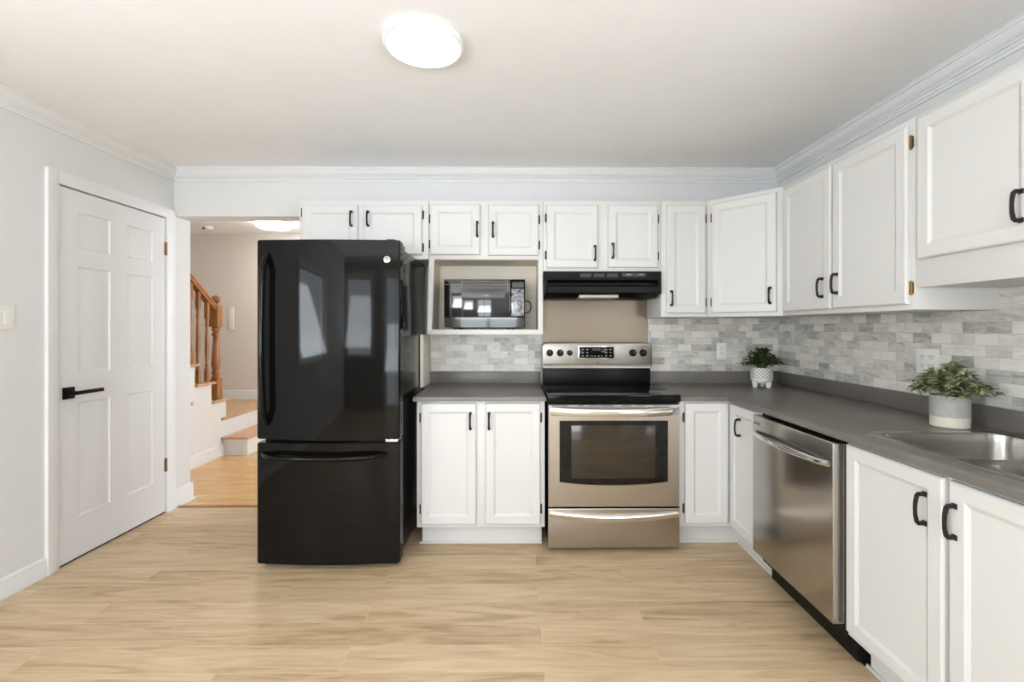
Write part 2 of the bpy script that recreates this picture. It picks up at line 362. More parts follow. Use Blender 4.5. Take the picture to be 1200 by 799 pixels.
# crown moulding, one mitred loop round the room
prof = [(0, 2.322), (.010, 2.322), (.010, 2.334), (.017, 2.338), (.017, 2.347), (.026, 2.350), (.026, 2.356), (.034, 2.360), (.042, 2.367), (.050, 2.377), (.056, 2.388), (.058, 2.392), (.066, 2.392), (.066, 2.402), (.072, 2.404), (.072, ZC), (0, ZC)]
cm = MB(); n = len(prof)
def ringpts(sx, sy):
    return [(sx(d), sy(d), z) for d, z in prof]
cor = [ringpts(lambda d: XL+d, lambda d: YF+d), ringpts(lambda d: XL+d, lambda d: YB-d), ringpts(lambda d: XR-d, lambda d: YB-d), ringpts(lambda d: XR-d, lambda d: YF+d)]
V = [[cm.bm.verts.new(p) for p in r] for r in cor]
for a in range(4):
    A, B = V[a], V[(a+1) % 4]
    for i in range(n): cm.bm.faces.new((A[i], A[(i+1) % n], B[(i+1) % n], B[i]))
struct(cm, 'trim_crown', 'trim')
def baseprof(h=.10): return [(0, 0), (.014, 0), (.014, h-.028), (.011, h-.022), (.011, h-.012), (.005, h-.004), (.003, h), (0, h)]
def base_y(name, x, sgn, a, b, z=0, h=.1, m='trim', parent=None):
    mb = MB().prism([(x+sgn*d, zz+z) for d, zz in baseprof(h)], 'y', a, b)
    return struct(mb, name, m) if parent is None else mb.build(name, m, parent)
def base_x(name, y, sgn, a, b, z=0, h=.1, m='trim', parent=None):
    mb = MB().prism([(y+sgn*d, zz+z) for d, zz in baseprof(h)], 'x', a, b)
    return struct(mb, name, m) if parent is None else mb.build(name, m, parent)
base_y('baseboard_left', XL, 1, YF, 2.417)
bl = MB().prism([(XL+d, zz) for d, zz in baseprof(.13)], 'y', 3.322, 3.508)
bl.box(XL-.05, XL+.013, 3.4925, 3.508, 0, .125); bl.box(XL-.05, XL+.026, 3.36, 3.52, 0, .016, .004)
struct(bl, 'baseboard_passage', 'trim')
base_x('baseboard_hall', 5.9, -1, -4.75, .9, .38, .12)

# six panel door in the left wall
dr = thing('door_1', '', ''); del dr['label']; del dr['category']; dr['kind'] = 'structure'
dr.location = (XL-.002, 2.493, .010); dr.rotation_euler = (0, 0, PI/2)
W, Hd = .750, 2.030
def slab(W, H, th, xs, zs, rec=.008, bev=.018):
    """door slab facing -y with raised panels: xs/zs are lists of (a,b) panel spans"""
    m = MB(); bm = m.bm
    gx = sorted({0, W, *[v for p in xs for v in p]}); gz = sorted({0, H, *[v for p in zs for v in p]})
    vg = {}
    def v(x, y, z):
        k = (round(x, 5), round(y, 5), round(z, 5))
        if k not in vg: vg[k] = bm.verts.new(k)
        return vg[k]
    for i in range(len(gx)-1):
        for j in range(len(gz)-1):
            a, b, c, d = gx[i], gx[i+1], gz[j], gz[j+1]
            isp = any(abs(a-p[0]) < 1e-6 for p in xs) and any(abs(c-p[0]) < 1e-6 for p in zs)
            if not isp: bm.faces.new((v(a, 0, c), v(b, 0, c), v(b, 0, d), v(a, 0, d))); continue
            R = []
            for ins, y in ((0, 0), (.006, rec), (.014, rec), (.014+bev, .001)):
                R.append([v(a+ins, y, c+ins), v(b-ins, y, c+ins), v(b-ins, y, d-ins), v(a+ins, y, d-ins)])
            for r, q in zip(R, R[1:]):
                for k in range(4): bm.faces.new((r[k], r[(k+1) % 4], q[(k+1) % 4], q[k]))
            bm.faces.new(R[-1])
    # sides and back
    for a, b in zip(gx, gx[1:]):
        bm.faces.new((v(a, 0, 0), v(b, 0, 0), v(b, th, 0), v(a, th, 0))); bm.faces.new((v(a, 0, H), v(b, 0, H), v(b, th, H), v(a, th, H)))
    for a, b in zip(gz, gz[1:]):
        bm.faces.new((v(0, 0, a), v(0, 0, b), v(0, th, b), v(0, th, a))); bm.faces.new((v(W, 0, a), v(W, 0, b), v(W, th, b), v(W, th, a)))
    bm.faces.new([v(x, th, 0) for x in gx] + [v(W, th, z) for z in gz[1:]] + [v(x, th, H) for x in gx[::-1][1:]] + [v(0, th, z) for z in gz[::-1][1:-1]])
    return m
sd = slab(W, Hd, .036, [(.108, .315), (.435, .642)], [(.225, .855), (1.02, 1.61), (1.715, 1.915)], rec=.006, bev=.03)
sl = sd.build('door_slab', 'door', dr, angle=.3)
bx(.002, W-.002, .002, .034, -.0085, -.0005).build('door_gap_shade', 'rubber', dr)  # dark strip standing in for the shade in the gap under the door
hm = MB(); hm.box(.018, .082, -.010, 0, .885, .949, .002); hm.lathe([(.012, -.012), (.012, -.045)], (.05, 0, .917), 16, 'y')
hm.box(.04, .205, -.062, -.045, .908, .928, .003)
hm.build('door_handle', 'blackmat', dr, label='square black lever handle')
bx(-.004, .001, -.001, .02, .89, .945, .001).build('latch_plate', 'chrome', dr)
for z in (.275, 1.775):
    q = MB(); q.lathe([(.006, z), (.006, z+.092)], (W+.004, -.006, 0), 10); q.box(W-.006, W+.010, -.0015, .001, z, z+.092); q.build('door_hinge', 'brass', dr)
# casing
cs = MB(); cw = .066
def casing_prof(x0, x1): return [(x0, 0), (x0, .010), (x0+(x1-x0)*.15, .014), (x0+(x1-x0)*.8, .018), (x1, .018), (x1, 0)]
cs.prism([(XL+d, y) for y, d in casing_prof(D0-.003, D0-.003-cw)], 'z', 0, DT+cw)
cs.prism([(XL+d, y) for y, d in casing_prof(D1+.003, D1+.003+cw)], 'z', 0, DT+cw)
cs.prism([(XL+d, z) for z, d in casing_prof(DT+.001, DT+cw+.001)], 'y', D0-.003, D1+.003)
cs.box(XL-.12, XL-.04, D0, D0+.004, 0, DT); cs.box(XL-.12, XL-.04, D1-.004, D1, 0, DT)
struct(cs, 'trim_door_casing', 'trim')
# white front door casing far down the hall
fd = MB(); fd.box(-2.96, -2.88, 5.88, 5.9, .5, 2.435); fd.box(-1.9, -1.82, 5.88, 5.9, 0, 2.435); fd.box(-2.96, -1.82, 5.875, 5.9, 2.36, 2.435)
struct(fd, 'trim_hall_casing', 'trim')

# ------------------------------------------------------------------ cabinets
def panel(mb, x0, x1, z0, z1, yb, th=.019, fr=.052):
    """framed door front: back at yb, facing -y"""
    yf = yb-th
    def ring(i, y): return [(x0+i, y, z0+i), (x1-i, y, z0+i), (x1-i, y, z1-i), (x0+i, y, z1-i)]
    mb.rings([ring(0, yb), ring(0, yf+.007), ring(.002, yf+.003), ring(.007, yf), ring(fr-.004, yf), ring(fr, yf+.003), ring(fr+.010, yf+.007), ring(fr+.014, yf+.007)])
def pull(parent, x, zc, y, L=.088):
    m = MB(); h = L/2
    pts = [(x, y, zc+h), (x, y-.020, zc+h), (x, y-.0245, zc+h-.004), (x, y-.029, zc+h*.45), (x, y-.030, zc), (x, y-.029, zc-h*.45), (x, y-.0245, zc-h+.004), (x, y-.020, zc-h), (x, y, zc-h)]
    m.tube(pts, [.0072, .0068, .0064, .0058, .0054, .0058, .0064, .0068, .0072], 8)
    for s in (1, -1): m.box(x-.008, x+.008, y-.004, y, zc+s*h-.008, zc+s*h+.008, .002)
    return m.build('handle', 'handle', parent)
def hinge(parent, x, zc, y, mt='hinge', w_=.006):
    m = MB(); m.lathe([(.003, zc-.028), (.0055, zc-.025), (.0055, zc+.025), (.003, zc+.028)], (x, y-.004, 0), 8)
    m.box(x-w_, x+w_, y-.0025, y, zc-.022, zc+.022, .001)
    return m.build('hinge', mt, parent)
def cab_door(root, x0, x1, z0, z1, hside, hx, hz, hinges=True, hm='hinge', name='door', hw=.006, y=0.0, hzs=None):
    mb = MB(); panel(mb, x0, x1, z0, z1, y-.001)
    d = mb.build(name, 'cab', root, angle=.35)
    if hx is not None: pull(d, hx, hz, y-.020)
    if hinges:
        xx = x0-.005 if hside == 'L' else x1+.005
        for z in (hzs or (z0+.085, z1-.085)): hinge(d, xx, z, y, hm, hw)
    return d
UZ0, UZ1, UY = 1.352, 2.101, 3.0
UD = YB-UY-.002
def cab(label, loc, rz, kind='upper_cabinet', cat='cabinet', group=None):
    return thing(kind, label, cat, loc, rz, group or ('white wall cabinets round the kitchen' if kind == 'upper_cabinet' else 'white base cabinets under the counters'))
GW = 'white cabinets along the kitchen walls'
# over the fridge
A = cab('short white wall cabinet above the black refrigerator, beside the hall opening', (-1.388, UY, 1.724), 0)
MB().box(0, .828, 0, UD, 0, UZ1-1.724, .0015).build('body', 'cab', A)
cab_door(A, .022, .377, .027, .343, 'L', .340, .255, hzs=(.075, .298)); cab_door(A, .414, .788, .027, .343, 'R', .446, .255, hzs=(.075, .285))
# above microwave with open niche
B = cab('white wall cabinet with two small doors above an open microwave shelf', (-.557, UY, 1.238), 0)
b = MB(); wB = .734; zt = UZ1-1.238; zn = .487
b.box(0, wB, 0, UD, zn, zt, .0015)                                   # upper box
b.box(wB-.028, wB, 0, UD, .0, zn)                                    # right side
b.prism([(-.012, 0), (.016, 0), (.034, zn), (.0, zn)], 'y', 0, .02)  # leaning left stile
b.prism([(-.012, 0), (.004, 0), (.022, zn), (.0, zn)], 'y', .02, UD)
b.box(-.012, wB, -.002, UD, 0, .033, .002)                           # shelf
b.build('body', 'cab', B)
bk = MB(); bk.box(.02, wB-.028, UD-.006, UD-.001, .033, zn)
bk.build('back_panel', 'cabin', B)
bk = MB(); bk.box(wB-.0305, wB-.0285, .002, UD-.006, .034, zn-.002); bk.prism([(.0045, .034), (.0065, .034), (.0235, zn-.002), (.0225, zn-.002)], 'y', .021, UD-.006); bk.box(.024, wB-.031, .002, UD-.007, zn-.004, zn-.001)
bk.build('niche_bounce_liner', 'cabin', B)  # thin liners added to carry the bounced-light cream
cab_door(B, .010, .330, .513, .835, 'L', .312, .675, hzs=(.583, .745)); cab_door(B, .383, .705, .508, .835, 'R', .413, .672, hzs=(.578, .742))
# over the hood
Cc = cab('white two-door wall cabinet directly above the black range hood', (.179, UY, 1.646), 0)
MB().box(0, .760, 0, UD, 0, UZ1-1.646, .0015).build('body', 'cab', Cc)
cab_door(Cc, .022, .353, .021, .425, 'L', .330, .115, hzs=(.105, .345)); cab_door(Cc, .418, .738, .024, .425, 'R', .445, .130, hzs=(.100, .340))
# narrow
Dc = cab('narrow single-door white wall cabinet right of the range hood', (.941, UY, UZ0), 0)
MB().box(0, .298, 0, UD, 0, UZ1-UZ0, .0015).build('body', 'cab', Dc)
cab_door(Dc, .034, .284, .023, .722, 'R', .060, .120, hzs=(.095, .635))
# diagonal corner
Ec = cab('angled white corner wall cabinet with one wide door', (1.2405, UY, UZ0), 0)
e = MB(); XF = 1.5535
e.prism([(0, 0), (XF-1.2405, -(XF-1.2405)), (XR-.002-1.2405, -(XF-1.2405)), (XR-.002-1.2405, UD), (0, UD)], 'z', 0, UZ1-UZ0, .0012)
e.build('body', 'cab', Ec)
dg = (XF-1.2405)*math.sqrt(2)
de = MB(); panel(de, .035, dg-.030, .023, .722, -.001)
dO = de.build('door', 'cab', Ec, angle=.35); dO.rotation_euler = (0, 0, -PI/4)
pull(dO, dg-.062, .120, -.020)
for z in (.095, .635): hinge(dO, .030-.001, z, 0)
YE = UY-(XF-1.2405)                                                  # 2.687
# right wall double door (F): front plane x = XF, from YE down to 1.80
Fc = cab('tall two-door white wall cabinet on the right wall, next to the angled corner one', (XF, YE-.001, UZ0), -PI/2)
FW = YE-.001-1.79; UDR = XR-XF-.002
MB().box(0, FW, 0, UDR, 0, UZ1-UZ0, .0015).build('body', 'cab', Fc)
cab_door(Fc, .028, .430, .022, .722, 'L', .378, .130, hinges=False)
cab_door(Fc, .446, .873, .022, .722, 'R', .482, .140, hm='brass', hw=.010, hzs=(.085, .655))
# right wall short (G)
Gc = cab('short white wall cabinet on the right wall above the sink, nearest the viewer', (XF, 1.788, 1.436), -PI/2)
MB().box(0, 1.30, 0, UDR, 0, UZ1-1.436, .0015).build('body', 'cab', Gc)
cab_door(Gc, .022, .440, .108, .645, 'L', .392, .215, hm='brass', hw=.003, hzs=(.19, .56)); cab_door(Gc, .458, .876, .108, .645, 'R', .506, .215, hm='brass')
cab_door(Gc, .894, 1.285, .108, .645, 'R', .94, .215, hm='brass')
# end panel between fridge and counter
struct_panel = bx(-.628, -.606, 3.06, YB-.001, .89, 1.237, .001)
tag(struct_panel.build('end_panel', 'cabin'), 'narrow cream end panel on the counter beside the refrigerator, under the microwave shelf', 'panel')

# base cabinets
BF = 2.70; BZ = .857; TK = .125
def toe(mb, x0, x1, y): mb.box(x0, x1, y, y+.02, 0, TK)
Lb = cab('white two-door base cabinet between the refrigerator and the stove', (-.572, BF, 0), 0, 'base_cabinet')
m = MB(); m.box(0, .742, 0, YB-BF-.002, TK, BZ, .0015); m.build('body', 'cab', Lb)
m = MB(); m.box(.018, .728, .070, .6, 0, TK); m.box(.002, .728, .062, .070, 0, .014, .003); m.build('toe_kick', 'cab', Lb)
cab_door(Lb, .026, .345, .147, .846, 'L', .312, .745, y=0.0); cab_door(Lb, .398, .716, .147, .846, 'R', .420, .745)
# corner base
Cb = cab('white corner base cabinet with two narrow doors meeting, right of the stove', (.955, BF, 0), 0, 'base_cabinet')
m = MB(); XB = 1.257
m.prism([(0, 0), (XB-.955, 0), (XB-.955, -(BF-2.362)), (1.887-.955, -(BF-2.362)), (1.887-.955, YB-BF-.002), (0, YB-BF-.002)], 'z', TK, BZ, .0012)
m.build('body', 'cab', Cb)
m = MB(); m.prism([(0, .075), (1.332-.955, .075), (1.332-.955, -(BF-2.362)), (1.85-.955, -(BF-2.362)), (1.85-.955, .55), (0, .55)], 'z', 0, TK)
m.prism([(0, .066), (1.323-.955, .066), (1.323-.955, -(BF-2.362)), (1.332-.955, -(BF-2.362)), (1.332-.955, .075), (0, .075)], 'z', 0, .014, .002)
m.build('toe_kick', 'cab', Cb)
cab_door(Cb, .028, .280, .147, .846, 'L', None, 0)
d2 = MB(); panel(d2, .022, .322, .140, .846, -.001)
d2o = d2.build('door', 'cab', Cb, angle=.35); d2o.location = (XB-.955, 0, 0); d2o.rotation_euler = (0, 0, -PI/2)
pull(d2o, .150, .732, -.020)
# dishwasher
DWY = 2.357
dw = thing('dishwasher', 'stainless steel dishwasher with a bowed bar handle under the counter', 'dishwasher', (XB, DWY, 0), -PI/2)
m = MB(); m.box(.003, .607, .001, .58, .10, .85); m.box(.003, .607, .065, .10, 0, .10); m.build('body', 'blackmat', dw)
m = MB(); m.box(.006, .604, -.052, -.002, .155, .844, .006, 3); dd = m.build('door', 'steelv', dw)
m = MB(); pts = []
for i in range(17):
    u = i/16; pts.append((.035+.54*u, -.060-.030*math.sin(PI*u)**.75 if 0 < u < 1 else -.053, .757))
m.tube(pts, .0125, 12, .8); m.build('handle', 'chrome', dd, label='bowed stainless bar handle')
m = MB(); m.box(.02, .075, -.0532, -.0515, .808, .812); m.box(.02, .075, -.0532, -.0515, .800, .804); m.build('vent_slot', 'slot', dd)
m = MB(); m.box(.008, .602, .045, .064, .012, .15); m.build('toe_panel', 'blackmat', dw)
# sink base
def base_right(label, y0, y1, doors, hollow):
    r = cab(label, (XB, y0, 0), -PI/2, 'base_cabinet'); wd = y0-y1; dp = XR-XB-.002
    m = MB()
    if hollow:
        m.box(0, wd, 0, .019, TK, BZ); m.box(0, .018, .019, dp, TK, BZ); m.box(wd-.018, wd, .019, dp, TK, BZ); m.box(.018, wd-.018, .019, dp, TK, TK+.02); m.box(.018, wd-.018, dp-.01, dp, TK+.02, BZ)
    else: m.box(0, wd, 0, dp, TK, BZ, .0015)
    m.build('body', 'cab', r)
    m = MB(); m.box(.014, wd, .075, .5, 0, TK); m.box(.0, wd, .066, .075, 0, .014, .002); m.build('toe_kick', 'cab', r)
    for a, b_, side, hx in doors: cab_door(r, a, b_, .147, .846, side, hx, .735, hinges=(side == 'R' and a > .5))
    return r
base_right('white two-door base cabinet under the sink, right of the dishwasher', 1.744, .832, [(.010, .408, 'L', .350), (.424, .885, 'R', .446)], True)
base_right('white base cabinet beyond the sink one, towards the viewer', .830, .12, [(.02, .345, 'L', .31), (.365, .69, 'R', .40)], False)

# countertops
def cells(xs, ys, filled, z0, z1, bev=.012):
    m = MB(); bm = m.bm; vd = {}
    def v(i, j, k):
        if (i, j, k) not in vd: vd[i, j, k] = bm.verts.new((xs[i], ys[j], (z0, z1)[k]))
        return vd[i, j, k]
    nx, ny = len(xs)-1, len(ys)-1
    F = lambda i, j: 0 <= i < nx and 0 <= j < ny and filled(i, j)
    for i in range(nx):
        for j in range(ny):
            if not F(i, j): continue
            for k in (0, 1): bm.faces.new((v(i, j, k), v(i+1, j, k), v(i+1, j+1, k), v(i, j+1, k)))
            if not F(i-1, j): bm.faces.new((v(i, j, 0), v(i, j+1, 0), v(i, j+1, 1), v(i, j, 1)))
            if not F(i+1, j): bm.faces.new((v(i+1, j, 0), v(i+1, j+1, 0), v(i+1, j+1, 1), v(i+1, j, 1)))
            if not F(i, j-1): bm.faces.new((v(i, j, 0), v(i+1, j, 0), v(i+1, j, 1), v(i, j, 1)))
            if not F(i, j+1): bm.faces.new((v(i, j+1, 0), v(i+1, j+1, 0), v(i+1, j+1, 1), v(i, j+1, 1)))
    bmesh.ops.recalc_face_normals(bm, faces=bm.faces)
    es = [e for e in bm.edges if len(e.link_faces) == 2 and all(abs(q.co.z-z1) < 1e-6 for q in e.verts) and abs(e.link_faces[0].normal.dot(e.link_faces[1].normal)) < .1]
    bmesh.ops.bevel(bm, geom=es, offset=bev, segments=4, affect='EDGES', profile=.5)
    return m
CZ0, CZ1 = .859, .8885
m = cells([-.588, .1775], [2.667, YB-.022], lambda i, j: True, CZ0, CZ1, .010)
ct = m.build('countertop', 'lam'); tag(ct, 'short grey laminate countertop between the refrigerator and the stove', 'countertop')
bx(-.604, .1775, YB-.0215, YB-.001, CZ0, .972, .004).build('upstand', 'lam', ct)
SX0, SX1, SY0, SY1 = 1.310, 1.80, .960, 1.72
m = cells([.9535, 1.224, SX0, SX1, XR-.022], [.12, SY0, SY1, 2.667, YB-.022], lambda i, j: (j == 3) or (i >= 1 and not (i == 2 and j == 1)), CZ0, CZ1, .010)
ct2 = m.build('countertop', 'lam'); tag(ct2, 'long L-shaped grey laminate countertop holding the sink and both plants', 'countertop')
u = MB(); u.box(.9535, XR-.0225, YB-.0215, YB-.001, CZ0, .972, .004); u.box(XR-.0215, XR-.001, .12, YB-.001, CZ0, .972, .004)
u.build('upstand', 'lam', ct2)
# sink
def rr(x0, x1, y0, y1, r, z, n=6):
    P = []
    for cx_, cy_, a0 in ((x1-r, y1-r, 0), (x0+r, y1-r, PI/2), (x0+r, y0+r, PI), (x1-r, y0+r, 1.5*PI)):
        for k in range(n+1):
            a = a0+PI/2*k/n; P.append((cx_+r*math.cos(a), cy_+r*math.sin(a), z))
    return P
sk = thing('kitchen_sink', 'double-bowl stainless steel drop-in sink in the right-hand counter', 'sink', (1.56, 1.33, CZ1))
def off(P): return [(x-1.56, y-1.33, z-CZ1) for x, y, z in P]
m = MB(); bm = m.bm
O0 = [bm.verts.new(p) for p in off(rr(1.290, 1.828, .94, 1.738, .05, CZ1+.0005))]
O1 = [bm.verts.new(p) for p in off(rr(1.296, 1.822, .946, 1.732, .045, CZ1+.005))]
for i in range(len(O0)): bm.faces.new((O0[i], O0[(i+1) % len(O0)], O1[(i+1) % len(O0)], O1[i]))
bowls = [(1.322, 1.790, 1.350, 1.708), (1.322, 1.790, .972, 1.318)]
edges = [bm.edges.get((O1[i], O1[(i+1) % len(O1)])) for i in range(len(O1))]
for (a, b_, c, d) in bowls:
    R = [bm.verts.new(p) for p in off(rr(a, b_, c, d, .06, CZ1+.005))]
    R2 = [bm.verts.new(p) for p in off(rr(a+.004, b_-.004, c+.004, d-.004, .057, CZ1+.001))]
    for i in range(len(R)):
        bm.faces.new((R[i], R[(i+1) % len(R)], R2[(i+1) % len(R)], R2[i])); edges.append(bm.edges.get((R[i], R[(i+1) % len(R)])))
bmesh.ops.triangle_fill(bm, use_beauty=True, use_dissolve=False, edges=edges)
m.build('rim', 'sinksteel', sk)
for (a, b_, c, d) in bowls:
    m = MB(); R = []
    for ins, z in ((.004, .001), (.008, -.03), (.014, -.13), (.022, -.150), (.045, -.162), (.12, -.165)):
        R.append(off(rr(a+ins, b_-ins, c+ins, d-ins, .057+ins*.2, CZ1+z)))
    m.rings(R, cap0=False); bo = m.build('bowl', 'sinksteel', sk)
    q = MB(); q.lathe([(.04, 0), (.042, .003), (.03, .003), (.028, -.001)], ((a+b_)/2-1.56, (c+d)/2-1.33, -.1645), 20); q.build('drain', 'chrome', bo)

# tile backsplashes and steel sheet
t1 = MB(); t1.box(-.604, .186, YB-.009, YB-.001, .972, 1.2365)
tag(t1.build('tile_backsplash', 'tile'), 'grey and white marble mosaic tiles below the microwave shelf', 'backsplash')
t2 = MB(); t2.box(.958, XR-.009, YB-.009, YB-.001, .972, UZ0-.001); t2.box(XR-.009, XR-.001, 1.79, YB-.001, .972, UZ0-.001); t2.box(XR-.009, XR-.001, .12, 1.79, .972, 1.435)
t2o = t2.build('tile_backsplash', 'tile'); tag(t2o, 'grey and white marble mosaic tiles wrapping the right-hand corner behind both plants', 'backsplash')
bx(.950, .9575, YB-.012, YB-.001, .972, UZ0-.001).build('edge_trim', 'trim', t2o)
tag(bx(.187, .949, YB-.006, YB-.001, .86, 1.644).build('splash_panel', 'steelpanel'), 'plain stainless steel sheet on the wall between the stove and the range hood', 'splashback')

# range hood
hd = thing('range_hood', 'black range hood under the wall cabinet above the stove', 'range hood', (.181, 2.975, 1.472))
m = MB(); W_ = .755
m.prism([(0.0, .172), (0, .118), (.045, .100), (.045, .088), (-.030, .072), (-.030, .034), (.03, .004), (.345, .004), (.345, .172)], 'x', .022, W_-.022)
m.box(0, .022, -.004, .345, .030, .172, .002); m.box(W_-.022, W_, -.004, .345, .030, .172, .002)
m.build('body', 'blackmat', hd)
for x in (.235, .320, .405): bx(x, x+.070, -.0015, .002, .135, .158).build('vent_grille', 'slot', hd)
m = MB(); m.box(.505, .655, -.002, .002, .138, .160, .001); m.build('control_strip', 'greyplastic', hd)
for x in (.53, .61): bx(x, x+.03, -.005, -.001, .149, .155, .001).build('switch', 'keys', hd)
m = MB(); m.box(.225, .475, -.02, .16, .001, .020, .004); m.build('light_lens', 'lens', hd)

# ------------------------------------------------------------------ stove
SX = .186; SW = .750; SYF = 2.64
st = thing('stove', 'freestanding stainless steel electric stove with black glass top between the base cabinets', 'stove', (SX, SYF, 0))
m = MB(); m.box(.002, SW-.002, .045, .64, .03, .86); m.build('body', 'blackmat', st)
for x in (.05, SW-.05):
    for y in (.08, .58):
        q = MB(); q.lathe([(.018, 0), (.018, .008), (.010, .010), (.010, .03)], (x, y, 0), 12); q.build('foot', 'rubber', st)
# oven door
def arc_rect(x0, x1, z0, z1, sag, r=.006, n=14):
    P = [(x0, z1), (x0, z0)]
    for i in range(1, n): u = i/n; P.append((x0+(x1-x0)*u, z0-sag*4*u*(1-u)))
    return P+[(x1, z0), (x1, z1)]
wx0, wx1, wz0, wz1 = .064, .684, .404, .754
m = MB(); bm = m.bm
hole = [bm.verts.new((x, 0, z)) for x, z in arc_rect(wx0, wx1, wz0, wz1, .019)]
hole2 = [bm.verts.new((x, .010, z)) for x, z in arc_rect(wx0+.003, wx1-.003, wz0+.003, wz1-.003, .019)]
oz0, oz1 = .262, .846
out = [bm.verts.new(p) for p in ((.004, 0, oz0+.003), (SW-.004, 0, oz0+.003), (SW-.004, 0, oz1-.003), (.004, 0, oz1-.003))]
out2 = [bm.verts.new(p) for p in ((.001, .004, oz0), (SW-.001, .004, oz0), (SW-.001, .004, oz1), (.001, .004, oz1))]
out3 = [bm.verts.new((v.co.x, .044, v.co.z)) for v in out2]
es = []
for L in (hole, out):
    for i in range(len(L)): es.append(bm.edges.new((L[i], L[(i+1) % len(L)])))
bmesh.ops.triangle_fill(bm, use_beauty=True, use_dissolve=False, edges=es)
for a, b_ in ((hole, hole2), (out, out2), (out2, out3)):
    for i in range(len(a)): bm.faces.new((a[i], a[(i+1) % len(a)], b_[(i+1) % len(a)], b_[i]))
bm.faces.new(out3[::-1])
od = m.build('oven_door', 'steelh', st, angle=.3)
q = MB(); q.prism(arc_rect(wx0+.001, wx1-.001, wz0+.001, wz1-.001, .019), 'y', .004, .012); ow = q.build('oven_window', 'ovenglass', od)
q = MB(); q.box(wx0+.068, wx1-.072, .0028, .004, wz0+.020, wz1-.028, .0004); q.build('inner_pane', 'ovenin', ow)
q = MB()
hw0, hw1 = .010, SW-.010
pts = []; n = 20
A_, B_ = [], []
for i in range(n+1):
    u = i/n; x = hw0+(hw1-hw0)*u; bow = .048*math.sin(PI*u)**.6 if 0 < u < 1 else 0
    zc = .812-.006*4*u*(1-u)
    A_.append((x, -.004-bow, zc))
rg = []
for p in A_: rg.append([(p[0], p[1]-.010, p[2]+.020), (p[0], p[1]-.015, p[2]+.010), (p[0], p[1]-.016, p[2]-.004), (p[0], p[1]-.010, p[2]-.022), (p[0], p[1]+.002, p[2]-.020), (p[0], p[1]+.002, p[2]+.020)])
q.rings(rg); q.build('door_handle', 'chrome', od, label='wide bowed stainless handle')
q = MB()
for z in (.8385, .7835):
    for a, b_ in ((.02, .115), (.17, .205), (.235, .375), (.42, .475), (.50, .56), (.60, .695)): bx(a, b_, -.0008, .003, z-.0018, z+.0018).build('vent_slot', 'slot', od)
# drawer
q = MB(); q.prism([(0, .030), (0, .250), (.003, .254), (.044, .254), (.044, .030)], 'x', .001, SW-.001, .002); dwr = q.build('storage_drawer', 'steelh', st)
q = MB(); rg = []
for i in range(21):
    u = i/20; x = .010+(SW-.020)*u; zc = .222-.030*4*u*(1-u)*.75; bo = .012*math.sin(PI*u)
    rg.append([(x, .002, zc+.016), (x, -.010-bo, zc+.016), (x, -.014-bo, zc+.008), (x, -.010-bo, zc-.016), (x, .002, zc-.020)])
q.rings(rg); q.build('drawer_lip', 'chrome', dwr, label='curved bright pull lip')
# cooktop
q = MB(); q.box(-.004, SW+.004, -.006, .560, .858, .8995, .006, 3); ck = q.build('cooktop', 'glass', st)
# back guard
q = MB(); q.box(.004, SW-.004, .5605, .62, .885, 1.015, .004); bgd = q.build('backguard', 'blackmat', st)
def rpoly(x0, x1, z0, z1, r, n=6):
    P = [(x0, z0), (x1, z0)]
    for k in range(n+1): a = PI/2*k/n; P.append((x1-r+r*math.cos(a), z1-r+r*math.sin(a)))
    for k in range(n+1): a = PI/2+PI/2*k/n; P.append((x0+r+r*math.cos(a), z1-r+r*math.sin(a)))
    return P
q = MB(); q.prism(rpoly(-.003, SW+.003, 1.012, 1.177, .03), 'y', .548, .640, .006, 3)
q.prism([(.548, 1.035), (.540, 1.020), (.540, 1.006), (.60, 1.006), (.60, 1.035)], 'x', .004, SW-.004)
cp = q.build('control_panel', 'panelsteel', st)
SC = (3.19)/3.2
def kx(px): return px-SX
for x, r in ((.235, .021), (.307, .021), (.372, .017), (.806, .022), (.877, .022)):
    q = MB(); q.lathe([(r*1.15, .5475), (r*1.15, .5455), (r, .5455), (r*.92, .527), (r*.6, .525), (.001, .525)], (kx(x), 0, 1.110), 20, 'y')
    q.box(kx(x)-.004, kx(x)+.004, .515, .527, 1.110-r*.85, 1.110+r*.85, .002)
    kn = q.build('knob', 'blackmat', cp)
    z = MB(); z.box(kx(x)-.001, kx(x)+.001, .5140, .5155, 1.110, 1.110+r*.7); z.build('pointer', 'keys', kn)
q = MB(); q.box(kx(.430), kx(.682), .5450, .549, 1.068, 1.157, .003); q.build('display_bezel', 'chrome', cp)
q = MB(); q.box(kx(.437), kx(.675), .5430, .546, 1.075, 1.151, .002); dp = q.build('display', 'glass', cp)
q = MB(); q.box(kx(.527), kx(.582), .5424, .5431, 1.126, 1.141); q.build('clock_window', 'lcd', dp)
for x in (.462, .492, .622, .652):
    for z in (1.133, 1.112, 1.090): bx(kx(x)-.006, kx(x)+.006, .5424, .5431, z-.003, z+.003).build('button', 'keys', dp)
for x in (.525, .545, .572, .592): bx(kx(x)-.005, kx(x)+.005, .5424, .5431, 1.086, 1.091).build('button', 'keys', dp)
q = MB(); q.lathe([(.008, .5480), (.008, .5468), (.0055, .5466), (.0055, .5480)], (kx(.565), 0, 1.036), 16, 'y'); q.build('emblem', 'greyplastic', cp)

